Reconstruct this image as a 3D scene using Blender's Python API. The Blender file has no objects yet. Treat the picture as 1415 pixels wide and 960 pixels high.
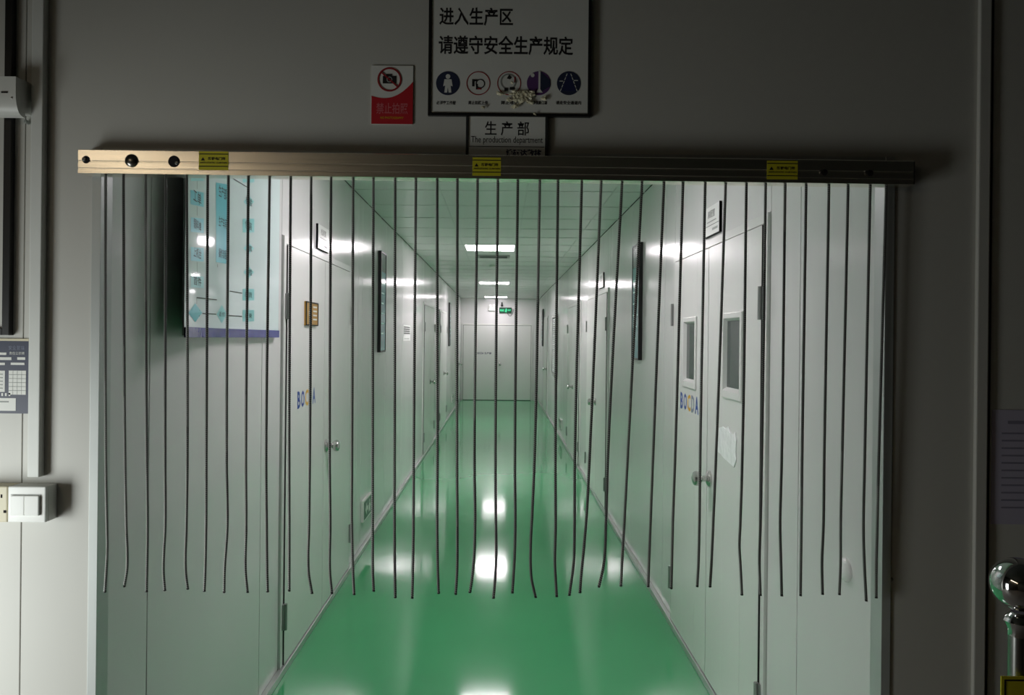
import bpy, bmesh, math, random
from mathutils import Vector, Matrix
random.seed(7)
C = bpy.context.scene.collection
SC = bpy.context.scene

# ------------------------------------------------------------------ camera
F, VX, VY = 1040.0, 692.0, 467.0          # focal length in px, where the optical axis meets the 1415x960 frame
ROLL = math.radians(0.6)
EYE = 1.6
cam_d = bpy.data.cameras.new('camera'); cam = bpy.data.objects.new('camera', cam_d); C.objects.link(cam)
cam_d.sensor_width = 36.0; cam_d.sensor_fit = 'HORIZONTAL'; cam_d.lens = F / 1415 * 36
cam_d.shift_x = (707.5 - VX) / 1415; cam_d.shift_y = -(480 - VY) / 1415
cam_d.clip_start = 0.02; cam_d.clip_end = 60
cam.matrix_world = Matrix.Translation((0, 0, EYE)) @ Matrix.Rotation(math.radians(90), 4, 'X') @ Matrix.Rotation(ROLL, 4, 'Z')
SC.camera = cam

# ------------------------------------------------------------------ world, exposure
w = bpy.data.worlds.new('world'); SC.world = w; w.use_nodes = True
w.node_tree.nodes['Background'].inputs[0].default_value = (0.02, 0.022, 0.025, 1)
w.node_tree.nodes['Background'].inputs[1].default_value = 1.0
vs = SC.view_settings
vs.view_transform = 'Standard'; vs.look = 'None'; vs.gamma = 1.0; vs.use_curve_mapping = False
vs.exposure = 0.0
SC.cycles.max_bounces = 14; SC.cycles.diffuse_bounces = 9; SC.cycles.glossy_bounces = 6
SC.cycles.sample_clamp_indirect = 6.0
SC.cycles.caustics_reflective = False; SC.cycles.caustics_refractive = False

PANEL_LIGHT = 34.0       # ceiling panels of the corridor
LEFT_FILL = 12.5     # unseen fill light added low on the left of the front room
RAIL_FILL = 5.6          # unseen lamp added above the front room for the rail's warm sheen

def area(name, loc, target, sx, sy, power, col):
    l = bpy.data.lights.new(name, 'AREA'); l.shape = 'RECTANGLE'; l.size = sx; l.size_y = sy
    l.energy = power; l.color = col; l.spread = math.radians(115)
    o = bpy.data.objects.new(name, l); C.objects.link(o); o.location = loc
    d = Vector(target) - Vector(loc)
    o.rotation_euler = d.to_track_quat('-Z', 'Y').to_euler()
    return o
area('left_fill_light', (-2.2, 0.9, 0.72), (-1.25, 1.93, 0.72), 0.6, 1.3, LEFT_FILL, (0.95, 1.0, 0.97))  # added area light, brightens the lower left of the front wall

# ------------------------------------------------------------------ world layout (metres; X right, Y along the corridor, Z up)
XL, XR = -1.03, 0.985        # corridor wall faces
DW, DB = 1.93, 1.98          # front wall face and back
DE = 19.35                   # end wall
HC = 2.617                   # corridor ceiling
SR, CR = math.sin(ROLL), math.cos(ROLL)
def ray(px, py):
    dx, dy = px - VX, py - VY
    return ((dx * CR + dy * SR) / F, -(-dx * SR + dy * CR) / F)
def at(px, py, D):           # point measured in the photograph, at depth D
    a, b = ray(px, py); return (a * D, EYE + b * D)

# ------------------------------------------------------------------ materials
def lin(c):
    return tuple((v / 12.92 if v <= .04045 else ((v + .055) / 1.055) ** 2.4) for v in (x / 255 for x in c))
M = {}
def mat(name, rgb, rough=.5, metal=0.0, var=.04, scale=6.0, bump=0.0, bscale=40.0, stretch=None, spec=.5, coat=0.0, aniso=0.0, rvar=0.0):
    m = bpy.data.materials.new(name); m.use_nodes = True; nt = m.node_tree; b = nt.nodes['Principled BSDF']
    c = lin(rgb)
    b.inputs['Roughness'].default_value = rough; b.inputs['Metallic'].default_value = metal
    b.inputs['Specular IOR Level'].default_value = spec
    b.inputs['Coat Weight'].default_value = coat; b.inputs['Coat Roughness'].default_value = .05
    if aniso: b.inputs['Anisotropic'].default_value = aniso
    tc = nt.nodes.new('ShaderNodeTexCoord'); mp = nt.nodes.new('ShaderNodeMapping')
    nt.links.new(tc.outputs['Object'], mp.inputs[0])
    if stretch: mp.inputs['Scale'].default_value = stretch
    n = nt.nodes.new('ShaderNodeTexNoise'); n.inputs['Scale'].default_value = scale; n.inputs['Detail'].default_value = 4
    nt.links.new(mp.outputs[0], n.inputs['Vector'])
    r = nt.nodes.new('ShaderNodeValToRGB')
    r.color_ramp.elements[0].position = .3; r.color_ramp.elements[1].position = .7
    r.color_ramp.elements[0].color = tuple(v * (1 - var) for v in c) + (1,)
    r.color_ramp.elements[1].color = tuple(min(1, v * (1 + var)) for v in c) + (1,)
    nt.links.new(n.outputs['Fac'], r.inputs[0]); nt.links.new(r.outputs[0], b.inputs['Base Color'])
    if rvar:
        mr = nt.nodes.new('ShaderNodeMapRange'); mr.inputs[3].default_value = rough - rvar; mr.inputs[4].default_value = rough + rvar
        nt.links.new(n.outputs['Fac'], mr.inputs[0]); nt.links.new(mr.outputs[0], b.inputs['Roughness'])
    if bump:
        n2 = nt.nodes.new('ShaderNodeTexNoise'); n2.inputs['Scale'].default_value = bscale; n2.inputs['Detail'].default_value = 2
        nt.links.new(mp.outputs[0], n2.inputs['Vector'])
        bp = nt.nodes.new('ShaderNodeBump'); bp.inputs['Strength'].default_value = bump; bp.inputs['Distance'].default_value = .01
        nt.links.new(n2.outputs['Fac'], bp.inputs['Height']); nt.links.new(bp.outputs[0], b.inputs['Normal'])
    M[name] = m; return m
def emit(name, rgb, strength):
    m = bpy.data.materials.new(name); m.use_nodes = True; b = m.node_tree.nodes['Principled BSDF']
    c = lin(rgb)
    b.inputs['Base Color'].default_value = c + (1,)
    b.inputs['Emission Color'].default_value = c + (1,); b.inputs['Emission Strength'].default_value = strength
    M[name] = m; return m

mat('panel', (218, 218, 217), .145, var=.025, scale=1.5, bump=.05, bscale=5, stretch=(1, 1, .35), rvar=.05)
mat('frontpanel', (200, 199, 193), .42, var=.03, scale=1.2, bump=.03, bscale=8)
mat('backing', (58, 60, 60), .8)
mat('ceiling', (212, 218, 213), .3, var=.02, scale=2, bump=.05, bscale=6, rvar=.05)
mat('tbar', (205, 211, 206), .3)
mat('epoxy', (72, 166, 110), .09, var=.06, scale=.9, bump=.035, bscale=3.5, spec=.5, rvar=.035)
mat('aluminium', (200, 202, 200), .35, .7)
mat('jamb', (186, 190, 188), .4, .25)
mat('rail', (242, 236, 224), .27, 1.0, var=.10, scale=7, stretch=(.15, 1, 14), aniso=.5)
mat('chrome', (210, 210, 210), .07, 1.0, var=.01)
mat('knob', (205, 205, 202), .2, .85, var=.01)
mat('steel', (150, 150, 148), .28, 1.0)
mat('bolthead', (150, 146, 140), .25, 1.0)
mat('cord', (138, 138, 135), .4, .4, var=.1, scale=160)
mat('cordgap', (24, 24, 24), .7)
mat('cordtip', (34, 34, 34), .6)
mat('hole', (26, 20, 20), .9)
mat('door', (222, 223, 220), .24, var=.015, scale=1.5)
mat('dooredge', (92, 96, 95), .5)
mat('hinge', (150, 152, 150), .35, .5)
mat('gasket', (38, 40, 40), .7)
mat('white', (226, 227, 222), .4, var=.015)
mat('whitegloss', (244, 245, 242), .2, var=.015)
mat('cream', (214, 206, 178), .4)
mat('black', (22, 22, 23), .4)
mat('ink', (26, 25, 27), .6)
mat('navy', (38, 44, 84), .45)
mat('navyprint', (46, 52, 76), .4)
mat('blueletter', (40, 72, 160), .35)
mat('goldletter', (222, 170, 42), .35)
mat('greyletter', (120, 128, 150), .35)
mat('red', (190, 34, 46), .45)
mat('redink', (150, 36, 44), .5)
mat('pinkink', (210, 110, 116), .5)
mat('purple', (92, 58, 112), .5)
mat('teal', (88, 190, 202), .3, var=.06)
mat('tealpale', (142, 210, 210), .3, var=.06)
mat('postersheet', (222, 238, 238), .07, var=.02, scale=3, spec=.6)
mat('posterstrip', (66, 68, 142), .12, var=.12, scale=12, bump=.12, bscale=14)
mat('posterback', (90, 96, 96), .6)
mat('gold', (190, 146, 62), .35, .5)
mat('yellow', (206, 196, 42), .45)
mat('paper', (232, 232, 230), .6, bump=.1, bscale=25)
mat('wrinkled', (250, 252, 253), .2, bump=.6, bscale=18)
mat('faintprint', (140, 136, 156), .6)
mat('violetpaper', (186, 180, 200), .6)
mat('tape', (226, 220, 190), .25, var=.12, scale=60, bump=.7, bscale=90)
mat('screen', (128, 172, 182), .1, var=.25, scale=4)
mat('screentop', (96, 104, 110), .15)
mat('glass', (74, 82, 80), .06, var=.1, scale=3)
mat('slat', (206, 210, 208), .4)
mat('trunk', (222, 224, 220), .4)
mat('vent', (150, 154, 150), .5)
mat('greensign', (18, 66, 46), .3)
emit('exitglow', (60, 220, 150), .55)
emit('panelglow', (255, 244, 250), PANEL_LIGHT)
emit('panelglow_near', (255, 244, 250), PANEL_LIGHT * .7)   # the nearest panel, set weaker to suit the near walls
emit('panelglow_dim', (255, 244, 250), PANEL_LIGHT * .5)   # the last panel, by the end door, is the weakest
emit('railfillglow', (255, 236, 206), RAIL_FILL)
mat('roomwall', (74, 74, 72), .7)
mat('roomfloor', (120, 116, 110), .6)
mat('roomceiling', (110, 112, 110), .8)

# ------------------------------------------------------------------ mesh helpers
class MB:
    def __init__(s): s.v = []; s.f = []; s.m = []; s.mats = []
    def mi(s, name):
        if name not in s.mats: s.mats.append(name)
        return s.mats.index(name)
    def add(s, vs_, fs_, m):
        k = len(s.v); i = s.mi(m); s.v += [tuple(p) for p in vs_]
        for f in fs_: s.f.append(tuple(k + a for a in f)); s.m.append(i)
    def box(s, x0, x1, y0, y1, z0, z1, m, b=0.0):
        if b <= 0:
            vs_ = [(x, y, z) for z in (z0, z1) for y in (y0, y1) for x in (x0, x1)]
            s.add(vs_, [(0, 2, 3, 1), (4, 5, 7, 6), (0, 1, 5, 4), (2, 6, 7, 3), (0, 4, 6, 2), (1, 3, 7, 5)], m); return
        bm = bmesh.new(); bmesh.ops.create_cube(bm, size=1)
        for v in bm.verts:
            v.co = Vector(((x0 + x1) / 2 + v.co.x * (x1 - x0), (y0 + y1) / 2 + v.co.y * (y1 - y0), (z0 + z1) / 2 + v.co.z * (z1 - z0)))
        bmesh.ops.bevel(bm, geom=bm.edges[:], offset=b, segments=2, affect='EDGES', profile=.6)
        bm.verts.index_update()
        s.add([v.co[:] for v in bm.verts], [[v.index for v in f.verts] for f in bm.faces], m); bm.free()
    def poly(s, pts, m): s.add(pts, [tuple(range(len(pts)))], m)
    def prism(s, pts, y0, y1, m):            # outline in x,z ; front at y0 (towards the viewer), back at y1
        n = len(pts)
        a = sum(pts[i][0] * pts[(i + 1) % n][1] - pts[(i + 1) % n][0] * pts[i][1] for i in range(n))
        if a < 0: pts = pts[::-1]
        vs_ = [(x, y0, z) for x, z in pts] + [(x, y1, z) for x, z in pts]
        fs_ = [tuple(range(n)), tuple(range(2 * n - 1, n - 1, -1))]
        fs_ += [(i, n + i, n + (i + 1) % n, (i + 1) % n) for i in range(n)]
        s.add(vs_, fs_, m)
    def ring(s, cx, cz, r0, r1, y0, y1, m, n=40, sx=1.0):
        vs_ = []
        for i in range(n):
            a = 2 * math.pi * i / n
            for (r, y) in ((r1, y0), (r0, y0), (r0, y1), (r1, y1)): vs_.append((cx + math.cos(a) * r * sx, y, cz + math.sin(a) * r))
        fs_ = []
        for i in range(n):
            j = (i + 1) % n
            for k in range(4): fs_.append((4 * i + k, 4 * j + k, 4 * j + (k + 1) % 4, 4 * i + (k + 1) % 4))
        s.add(vs_, fs_, m)
    def disc(s, cx, cz, r, y0, y1, m, n=32, sx=1.0):
        s.prism([(cx + math.cos(2 * math.pi * i / n) * r * sx, cz + math.sin(2 * math.pi * i / n) * r) for i in range(n)], y0, y1, m)
    def lathe(s, prof, m, axis='z', o=(0, 0, 0), n=28):   # prof: (radius, height) pairs; axis z (up) or y (out of the wall = -y)
        k0 = len(prof); vs_ = []; fs_ = []
        for r, h in prof:
            for i in range(n):
                a = 2 * math.pi * i / n; c_, s_ = math.cos(a) * r, math.sin(a) * r
                vs_.append((o[0] + c_, o[1] + s_, o[2] + h) if axis == 'z' else (o[0] + c_, o[1] - h, o[2] + s_))
        for j in range(k0 - 1):
            for i in range(n):
                i2 = (i + 1) % n; fs_.append((j * n + i, j * n + i2, (j + 1) * n + i2, (j + 1) * n + i))
        fs_.append(tuple(range(n - 1, -1, -1))); fs_.append(tuple((k0 - 1) * n + i for i in range(n)))
        s.add(vs_, fs_, m)
    def tube(s, pts, r, m, n=8):
        rings = []
        for i, p in enumerate(pts):
            p = Vector(p); t = (Vector(pts[min(i + 1, len(pts) - 1)]) - Vector(pts[max(i - 1, 0)])).normalized()
            a = t.orthogonal().normalized() if i == 0 else (pa - t * pa.dot(t)).normalized()
            pa = a; bb = t.cross(a)
            rings += [tuple(p + (a * math.cos(2 * math.pi * k / n) + bb * math.sin(2 * math.pi * k / n)) * r) for k in range(n)]
        fs_ = [(i * n + k, i * n + (k + 1) % n, (i + 1) * n + (k + 1) % n, (i + 1) * n + k) for i in range(len(pts) - 1) for k in range(n)]
        fs_ += [tuple(range(n - 1, -1, -1)), tuple((len(pts) - 1) * n + k for k in range(n))]
        s.add(rings, fs_, m)
    def mesh(s, name):
        me = bpy.data.meshes.new(name); me.from_pydata(s.v, [], s.f)
        for m in s.mats: me.materials.append(M[m])
        me.polygons.foreach_set('material_index', s.m); me.update(); return me
    def build(s, name, parent=None, smooth=False, loc=None, rotz=0, normals=False):
        me = s.mesh(name)
        if normals:
            bm = bmesh.new(); bm.from_mesh(me); bmesh.ops.recalc_face_normals(bm, faces=bm.faces[:]); bm.to_mesh(me); bm.free()
        if smooth: me.shade_smooth(); me.set_sharp_from_angle(angle=math.radians(40))
        return link(name, me, parent, loc, rotz)
def link(name, me, parent=None, loc=None, rotz=0):
    o = bpy.data.objects.new(name, me); C.objects.link(o)
    if parent: o.parent = parent
    if loc: o.location = loc
    o.rotation_euler[2] = rotz
    return o
def tag(o, label, cat, group=None):
    o['label'] = label; o['category'] = cat
    if group: o['group'] = group
    return o
def thing(name, label, cat, loc, rotz=0, group=None):
    return tag(link(name, None, None, loc, rotz), label, cat, group)
def structure(o, label=None):
    o['kind'] = 'structure'
    if label: o['label'] = label
    return o
def one(name, parent, m, *box, b=0.0, smooth=False):
    mb = MB(); mb.box(*box, m, b); return mb.build(name, parent, smooth=smooth)
RL, RR = math.pi / 2, -math.pi / 2     # facing of things on the left / right corridor wall

_tc = {}
def glyphs(body, bold=0.0):
    k = (body, bold)
    if k in _tc: return _tc[k]
    cu = bpy.data.curves.new('t', 'FONT'); cu.body = body; cu.size = 1; cu.resolution_u = 2; cu.offset = bold
    o = bpy.data.objects.new('t', cu); C.objects.link(o)
    me = bpy.data.meshes.new_from_object(o.evaluated_get(bpy.context.evaluated_depsgraph_get()))
    vs_ = [tuple(v.co) for v in me.vertices]; fs_ = [tuple(p.vertices) for p in me.polygons]
    bpy.data.objects.remove(o); bpy.data.curves.remove(cu); bpy.data.meshes.remove(me)
    _tc[k] = (vs_, fs_); return _tc[k]
def lettering(mb, body, x0, x1, z0, z1, y, m, bold=0.0, fn=None):
    vs_, fs_ = glyphs(body, bold)
    ax, bx = min(v[0] for v in vs_), max(v[0] for v in vs_); az, bz = min(v[1] for v in vs_), max(v[1] for v in vs_)
    out = []
    for v in vs_:
        x = x0 + (v[0] - ax) / (bx - ax) * (x1 - x0); z = z0 + (v[1] - az) / (bz - az) * (z1 - z0)
        out.append(fn(x, z) if fn else (x, y, z))
    mb.add(out, fs_, m)
def text_part(name, parent, body, x0, x1, z0, z1, y, m, bold=0.0):
    mb = MB(); lettering(mb, body, x0, x1, z0, z1, y, m, bold); return mb.build(name, parent)

# ------------------------------------------------------------------ the setting
# floor: corridor and front room
mb = MB(); mb.box(XL - .1, XR + .1, DB, DE + .1, -.1, 0, 'epoxy'); structure(mb.build('floor'), 'glossy green epoxy floor of the corridor')
mb = MB(); mb.box(-2.35, 2.55, -2.5, DB, -.1, 0, 'roomfloor'); structure(mb.build('floor_room'), 'dim grey floor of the front room')

# corridor ceiling: backing, T-bars, tiles, one object per tile
CX = [XL, -.43, .17, .77, XR]
R0 = 8.2 - .6 * 10
rows = [R0 + .6 * i for i in range(29)]
ceil = MB(); ceil.box(XL - .1, XR + .1, DB, DE + .1, HC + .03, HC + .1, 'backing')
ceil.box(XL, XR, DB, rows[0] - .004, HC, HC + .03, 'ceiling')
ceiling = structure(ceil.build('ceiling'), 'pale tiled suspended ceiling of the corridor')
LIGHTS = [(1, 2), (1, 10), (1, 19), (1, 27)]
tb = MB()
for y in rows: tb.box(XL, XR, y - .005, y + .005, HC - .002, HC + .03, 'tbar')
for x in CX[1:4]: tb.box(x - .005, x + .005, rows[0], DE, HC - .0015, HC + .03, 'tbar')
tb.build('ceiling_grid', ceiling)
tm = {}
for ci in range(4):
    for ri in range(29):
        if (ci, ri) in LIGHTS: continue
        ya = rows[ri]; yb = rows[ri + 1] if ri < 28 else DE
        key = (ci, round(yb - ya, 3))
        if key not in tm:
            t = MB(); t.box(0, CX[ci + 1] - CX[ci] - .011, 0, yb - ya - .011, 0, .02, 'ceiling'); tm[key] = t.mesh('ceiling_tile')
        o = link('ceiling_tile', tm[key], ceiling, (CX[ci] + .0055, ya + .0055, HC + .0005 + random.uniform(-.0008, .0012)))
        o.rotation_euler = (random.uniform(-.001, .001), random.uniform(-.001, .001), 0)

# doors along the corridor: (near depth, far depth)
L_DOORS = [(3.57, 5.08), (10.0, 11.5), (12.6, 14.1), (17.5, 18.9)]
R_DOORS = [(2.80, 4.22), (6.9, 8.45), (9.3, 10.85), (15.75, 16.95)]
DH = 2.03
def corridor_wall(name, X, sgn, doors, seams, label):
    # panels as children; world coordinates
    base = MB()
    xo = X - sgn * .03
    base.box(min(xo, xo - sgn * .06), max(xo, xo - sgn * .06), DB, DE + .1, 0, HC + .05, 'backing')
    root = structure(base.build(name), label)
    cuts = sorted(set([DB + .004] + seams + [v for d in doors for v in (d[0] - .045, d[1] + .045)] + [DE]))
    for a, b in zip(cuts[:-1], cuts[1:]):
        mid = (a + b) / 2
        over = any(d[0] - .05 < mid < d[1] + .05 for d in doors)
        p = MB(); z0 = DH + .045 if over else .0
        g = .0025
        x0, x1 = sorted((X, X - sgn * .029))
        p.box(x0, x1, a + g, b - g, z0, HC - .001, 'panel', .0015)
        p.build('wall_panel', root)
    return root
Ls = [2.21, 3.25, 5.42, 5.58, 6.72, 7.85, 8.98, 12.05, 15.2, 16.35]
Rs = [2.48, 4.53, 5.66, 6.72, 11.9, 13.0, 14.15, 15.25, 18.1]
corridor_wall('wall_left', XL, 1, L_DOORS, Ls, 'left corridor wall of pale metal panels')
corridor_wall('wall_right', XR, -1, R_DOORS, Rs, 'right corridor wall of pale metal panels')
for nm, X, s in (('baseboard_left', XL, 1), ('baseboard_right', XR, -1)):
    p = MB(); a, b = sorted((X, X + s * .026)); p.box(a, b, DB + .01, DE - .005, .0, .035, 'aluminium', .004)
    structure(p.build(nm), 'low pale metal skirting strip along the corridor wall')

# end wall
mb = MB(); mb.box(XL - .1, XR + .1, DE, DE + .1, 0, HC + .05, 'panel'); structure(mb.build('wall_end'), 'end wall of the corridor')

# front wall (the plane of the doorway) with its opening, built of panels
OT = 2.045
fw = link('wall_front', None); structure(fw, 'dim panelled wall around the corridor opening')
SEAMX = -1.224; RJX = 1.228; FH = 2.95
def fpanel(x0, x1, z0, z1):
    p = MB(); p.box(x0 + .0015, x1 - .0015, DW, DB, z0, z1, 'frontpanel', .0015); p.build('wall_panel', fw)
fpanel(-2.3, SEAMX, 0, FH); fpanel(RJX, 2.5, 0, FH)
p = MB(); g_ = .0015; p.prism([(SEAMX + g_, 0), (XL - .002, 0), (XL - .002, OT + .03), (XR + .002, OT + .03), (XR + .002, 0), (RJX - g_, 0), (RJX - g_, FH), (SEAMX + g_, FH)], DW, DB, 'frontpanel'); p.build('wall_panel', fw, normals=True)
mb = MB(); mb.box(-2.3, XL - .1, DB, DB + .01, 0, FH, 'backing'); mb.box(XR + .1, 2.5, DB, DB + .01, 0, FH, 'backing'); mb.box(XL - .1, XR + .1, DB, DB + .01, HC + .05, FH, 'backing')
mb.build('wall_backing', fw)
# opening profiles (trim)
def jamb(nm, X, s, label):
    p = MB()
    a, b = sorted((X + s * .0005, X - s * .020)); p.box(a, b, DW - .004, DW + .0015, 0, OT + .03, 'jamb', .001)
    a, b = sorted((X - s * .001, X + s * .003)); p.box(a, b, DW - .004, DB + .004, 0, OT + .03, 'jamb', .0008)
    structure(p.build(nm), label)
jamb('trim_1', XL, 1, 'metal edge profile at the left of the opening')
jamb('trim_2', XR, -1, 'metal edge profile at the right of the opening')
p = MB(); p.box(XL, XR, DW, DB, OT, OT + .03, 'jamb'); structure(p.build('trim_3'), 'metal edge profile at the top of the opening')
xa = at(1345, 600, DW)[0]; xb = at(1361, 600, DW)[0]
p = MB(); p.box(xa, xb, DW - .012, DW + .001, 0, FH, 'frontpanel', .003); p.box(xb, xb + .010, DW - .004, DW + .001, 0, FH, 'gasket'); structure(p.build('trim_4'), 'vertical joint cover strip on the front wall')

# the dim front room around the viewer
mb = MB()
mb.box(-2.35, -2.25, -2.5, .5, 0, FH, 'roomwall'); mb.box(-2.35, -2.25, 1.4, DW, 0, FH, 'roomwall'); mb.box(-2.35, -2.25, .5, 1.4, 1.45, FH, 'roomwall')  # low gap in this wall added for the fill light
structure(mb.build('wall_room_left'), 'left wall of the front room with a low opening added beside the fill light')
mb = MB(); mb.box(2.45, 2.55, -2.5, DW, 0, FH, 'roomwall'); structure(mb.build('wall_room_right'), 'right wall of the front room')
mb = MB(); mb.box(-2.25, 2.45, -2.5, -2.4, 0, FH, 'roomwall'); structure(mb.build('wall_back'), 'back wall of the front room')
mb = MB(); mb.box(-2.35, 2.55, -2.5, DW + .06, FH, FH + .08, 'roomceiling'); structure(mb.build('ceiling_room'), 'ceiling of the front room')

# ------------------------------------------------------------------ corridor lamps
for k, (ci, ri) in enumerate(LIGHTS):
    y0 = rows[ri]; x0 = CX[ci]
    t = thing('ceiling_light', ['square lit ceiling panel above the near double doors, hidden behind the wall over the rail', 'square lit ceiling panel nearest the viewer of the three in view', 'square lit ceiling panel, middle of the three in view', 'square lit ceiling panel closest to the end door'][k], 'ceiling light', (x0 + .3, y0 + .3, HC), 0, 'lit ceiling panels of the corridor')
    f = MB()
    for bx_ in ((-.293, -.27, -.293, .293), (.27, .293, -.293, .293), (-.27, .27, -.293, -.27), (-.27, .27, .27, .293)):
        f.box(bx_[0], bx_[1], bx_[2], bx_[3], -.004, .018, 'white')
    f.build('frame', t)
    d = MB(); d.box(-.268, .268, -.268, .268, 0, .012, ('panelglow_near', 'panelglow', 'panelglow', 'panelglow_dim')[k]); d.build('diffuser', t)
t = thing('ceiling_vent', 'small grey slotted vent in the ceiling behind the nearest lit panel', 'vent', (-.1, 9.36, HC))
f = MB(); f.box(-.2, .2, -.13, .13, -.012, .004, 'vent', .003); f.build('frame', t)
for i in range(5): one('slat', t, 'dooredge', -.17, .17, -.1 + i * .045, -.085 + i * .045, -.016, -.011)
d = MB(); d.lathe([(.05, 0), (.05, -.012), (.042, -.03), (.015, -.036)], 'white'); tag(d.build('smoke_detector', None, True, (-.12, 10.5, HC + .003), normals=True), 'small round white smoke detector on the corridor ceiling', 'smoke detector')

# unseen front room lamp, added so the rail has something warm to reflect
t = thing('rail_fill_lamp', 'unseen dim warm lamp added on the front room ceiling for the rail reflection', 'lamp', (-2.0, -.8, FH))
one('housing', t, 'white', -.1, .1, -1.1, 1.1, -.42, -.36, b=.005)
d = MB(); d.box(-.085, .085, -1.08, 1.08, -.46, -.422, 'railfillglow', .01); d.build('diffuser', t)
for yy in (-.8, .8): d = MB(); d.tube([(0, yy, -.36), (0, yy, 0)], .008, 'steel', 8); d.build('hanger', t)

# ------------------------------------------------------------------ corridor doors
def knob(parent, x, z, y):
    k = MB(); k.lathe([(.037, 0), (.037, .007), (.029, .013), (.014, .019), (.0135, .036), (.023, .042), (.032, .052), (.034, .063), (.030, .075), (.014, .081)], 'knob', 'y', (x, y, z), 24)
    return k.build('knob', parent, True, normals=True)
dn = [0]
def double_door(X, rot, near, far, label, letters=False, windows=False, single=False, detail=True):
    W = far - near; dn[0] += 1
    left = rot > 0
    root = link('door_%d' % dn[0], None, None, (X, near if left else far, 0), rot); structure(root, label)
    fr = MB()
    fr.box(-.042, -.004, -.012, .028, .036, DH + .042, 'door', .002); fr.box(W + .004, W + .042, -.012, .028, .036, DH + .042, 'door', .002)
    fr.box(-.004, W + .004, -.012, .028, DH + .006, DH + .042, 'door', .002)
    fr.box(-.004, W + .004, .02, .028, .036, DH + .006, 'gasket')
    fr.build('frame', root)
    halves = [(0, W)] if single else [(0, W / 2 - .003), (W / 2 + .003, W)]
    for i, (a, b) in enumerate(halves):
        lf = MB()
        wz0, wz1 = 1.375, 1.705
        if windows:
            c0, c1 = (.255, .50) if i == 0 else (W - .46, W - .215)
            lf.box(a, c0, -.018, .018, .04, DH, 'door', .0015); lf.box(c1, b, -.018, .018, .04, DH, 'door', .0015)
            lf.box(c0, c1, -.018, .018, .04, wz0, 'door'); lf.box(c0, c1, -.018, .018, wz1, DH, 'door')
        else:
            lf.box(a, b, -.018, .018, .04, DH, 'door', .0015)
        leaf = lf.build('door_leaf', root)
        e = MB()   # dark edge profile of the leaf
        if i == 0: e.box(a - .0035, a + .0005, -.0175, .016, .04, DH, 'gasket')
        if i == len(halves) - 1: e.box(b - .0005, b + .0035, -.0175, .016, .04, DH, 'gasket')
        if not single and i == 1: e.box(a - .004, a + .0005, -.0165, .016, .04, DH, 'gasket')
        e.build('edge_seal', leaf)
        if windows:
            wf = MB()
            for bx_ in ((c0 - .012, c0 + .012, wz0 - .02, wz1 + .012), (c1 - .012, c1 + .012, wz0 - .02, wz1 + .012), (c0 + .012, c1 - .012, wz0 - .02, wz0 + .012), (c0 + .012, c1 - .012, wz1 - .012, wz1 + .012)):
                wf.box(bx_[0], bx_[1], -.026, -.017, bx_[2], bx_[3], 'door', .003)
            # sloped reveal
            def slope(p0, p1, q1, q0): wf.add([p0, p1, q1, q0], [(0, 1, 2, 3)], 'door')
            A = [(c0 + .012, -.026, wz0 + .012), (c1 - .012, -.026, wz0 + .012), (c1 - .012, -.026, wz1 - .012), (c0 + .012, -.026, wz1 - .012)]
            B = [(c0 + .022, -.009, wz0 + .026), (c1 - .022, -.009, wz0 + .026), (c1 - .022, -.009, wz1 - .022), (c0 + .022, -.009, wz1 - .022)]
            for k in range(4): slope(A[k], A[(k + 1) % 4], B[(k + 1) % 4], B[k])
            wf.build('window_frame', leaf)
            one('pane', leaf, 'glass', c0 + .018, c1 - .018, -.010, -.004, wz0 + .02, wz1 - .018)
        if detail:
            hx = a if i == 0 else b
            for hz in (1.74, .27):
                h = MB(); sg = -1 if i == 0 else 1
                x0, x1 = sorted((hx + sg * .022, hx - sg * .004))
                h.box(x0, x1, -.020, -.010, hz - .06, hz + .06, 'hinge', .002)
                h.tube([(hx + sg * .006, -.024, hz - .062), (hx + sg * .006, -.024, hz + .062)], .009, 'hinge', 10)
                h.build('hinge', leaf)
        if i == len(halves) - 1:
            knob(leaf, (a + .05) if not single else (b - .07), .965, -.018)
        if letters and i == 0:
            lx = .185
            for ch, m_, w_ in (('B', 'blueletter', .056), ('O', 'blueletter', .066), ('C', 'goldletter', .066), ('D', 'greyletter', .058), ('A', 'blueletter', .066)):
                text_part('letter', leaf, ch, lx, lx + w_, 1.235, 1.322, -.0186, m_, .03); lx += w_ + .014
    return root
double_door(XL, RL, *L_DOORS[0], 'pale double door on the left with gold plate', letters=True)
double_door(XL, RL, *L_DOORS[1], 'second pale double door along the left wall')
double_door(XL, RL, *L_DOORS[2], 'third pale double door along the left wall')
double_door(XL, RL, *L_DOORS[3], 'pale door at the far end of the left wall', detail=False)
double_door(XR, RR, *R_DOORS[0], 'pale double door on the right with two small windows', letters=True, windows=True)
double_door(XR, RR, *R_DOORS[1], 'second pale double door along the right wall')
double_door(XR, RR, *R_DOORS[2], 'third pale double door along the right wall')
double_door(XR, RR, *R_DOORS[3], 'pale door at the far end of the right wall', single=True, detail=False)

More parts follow.
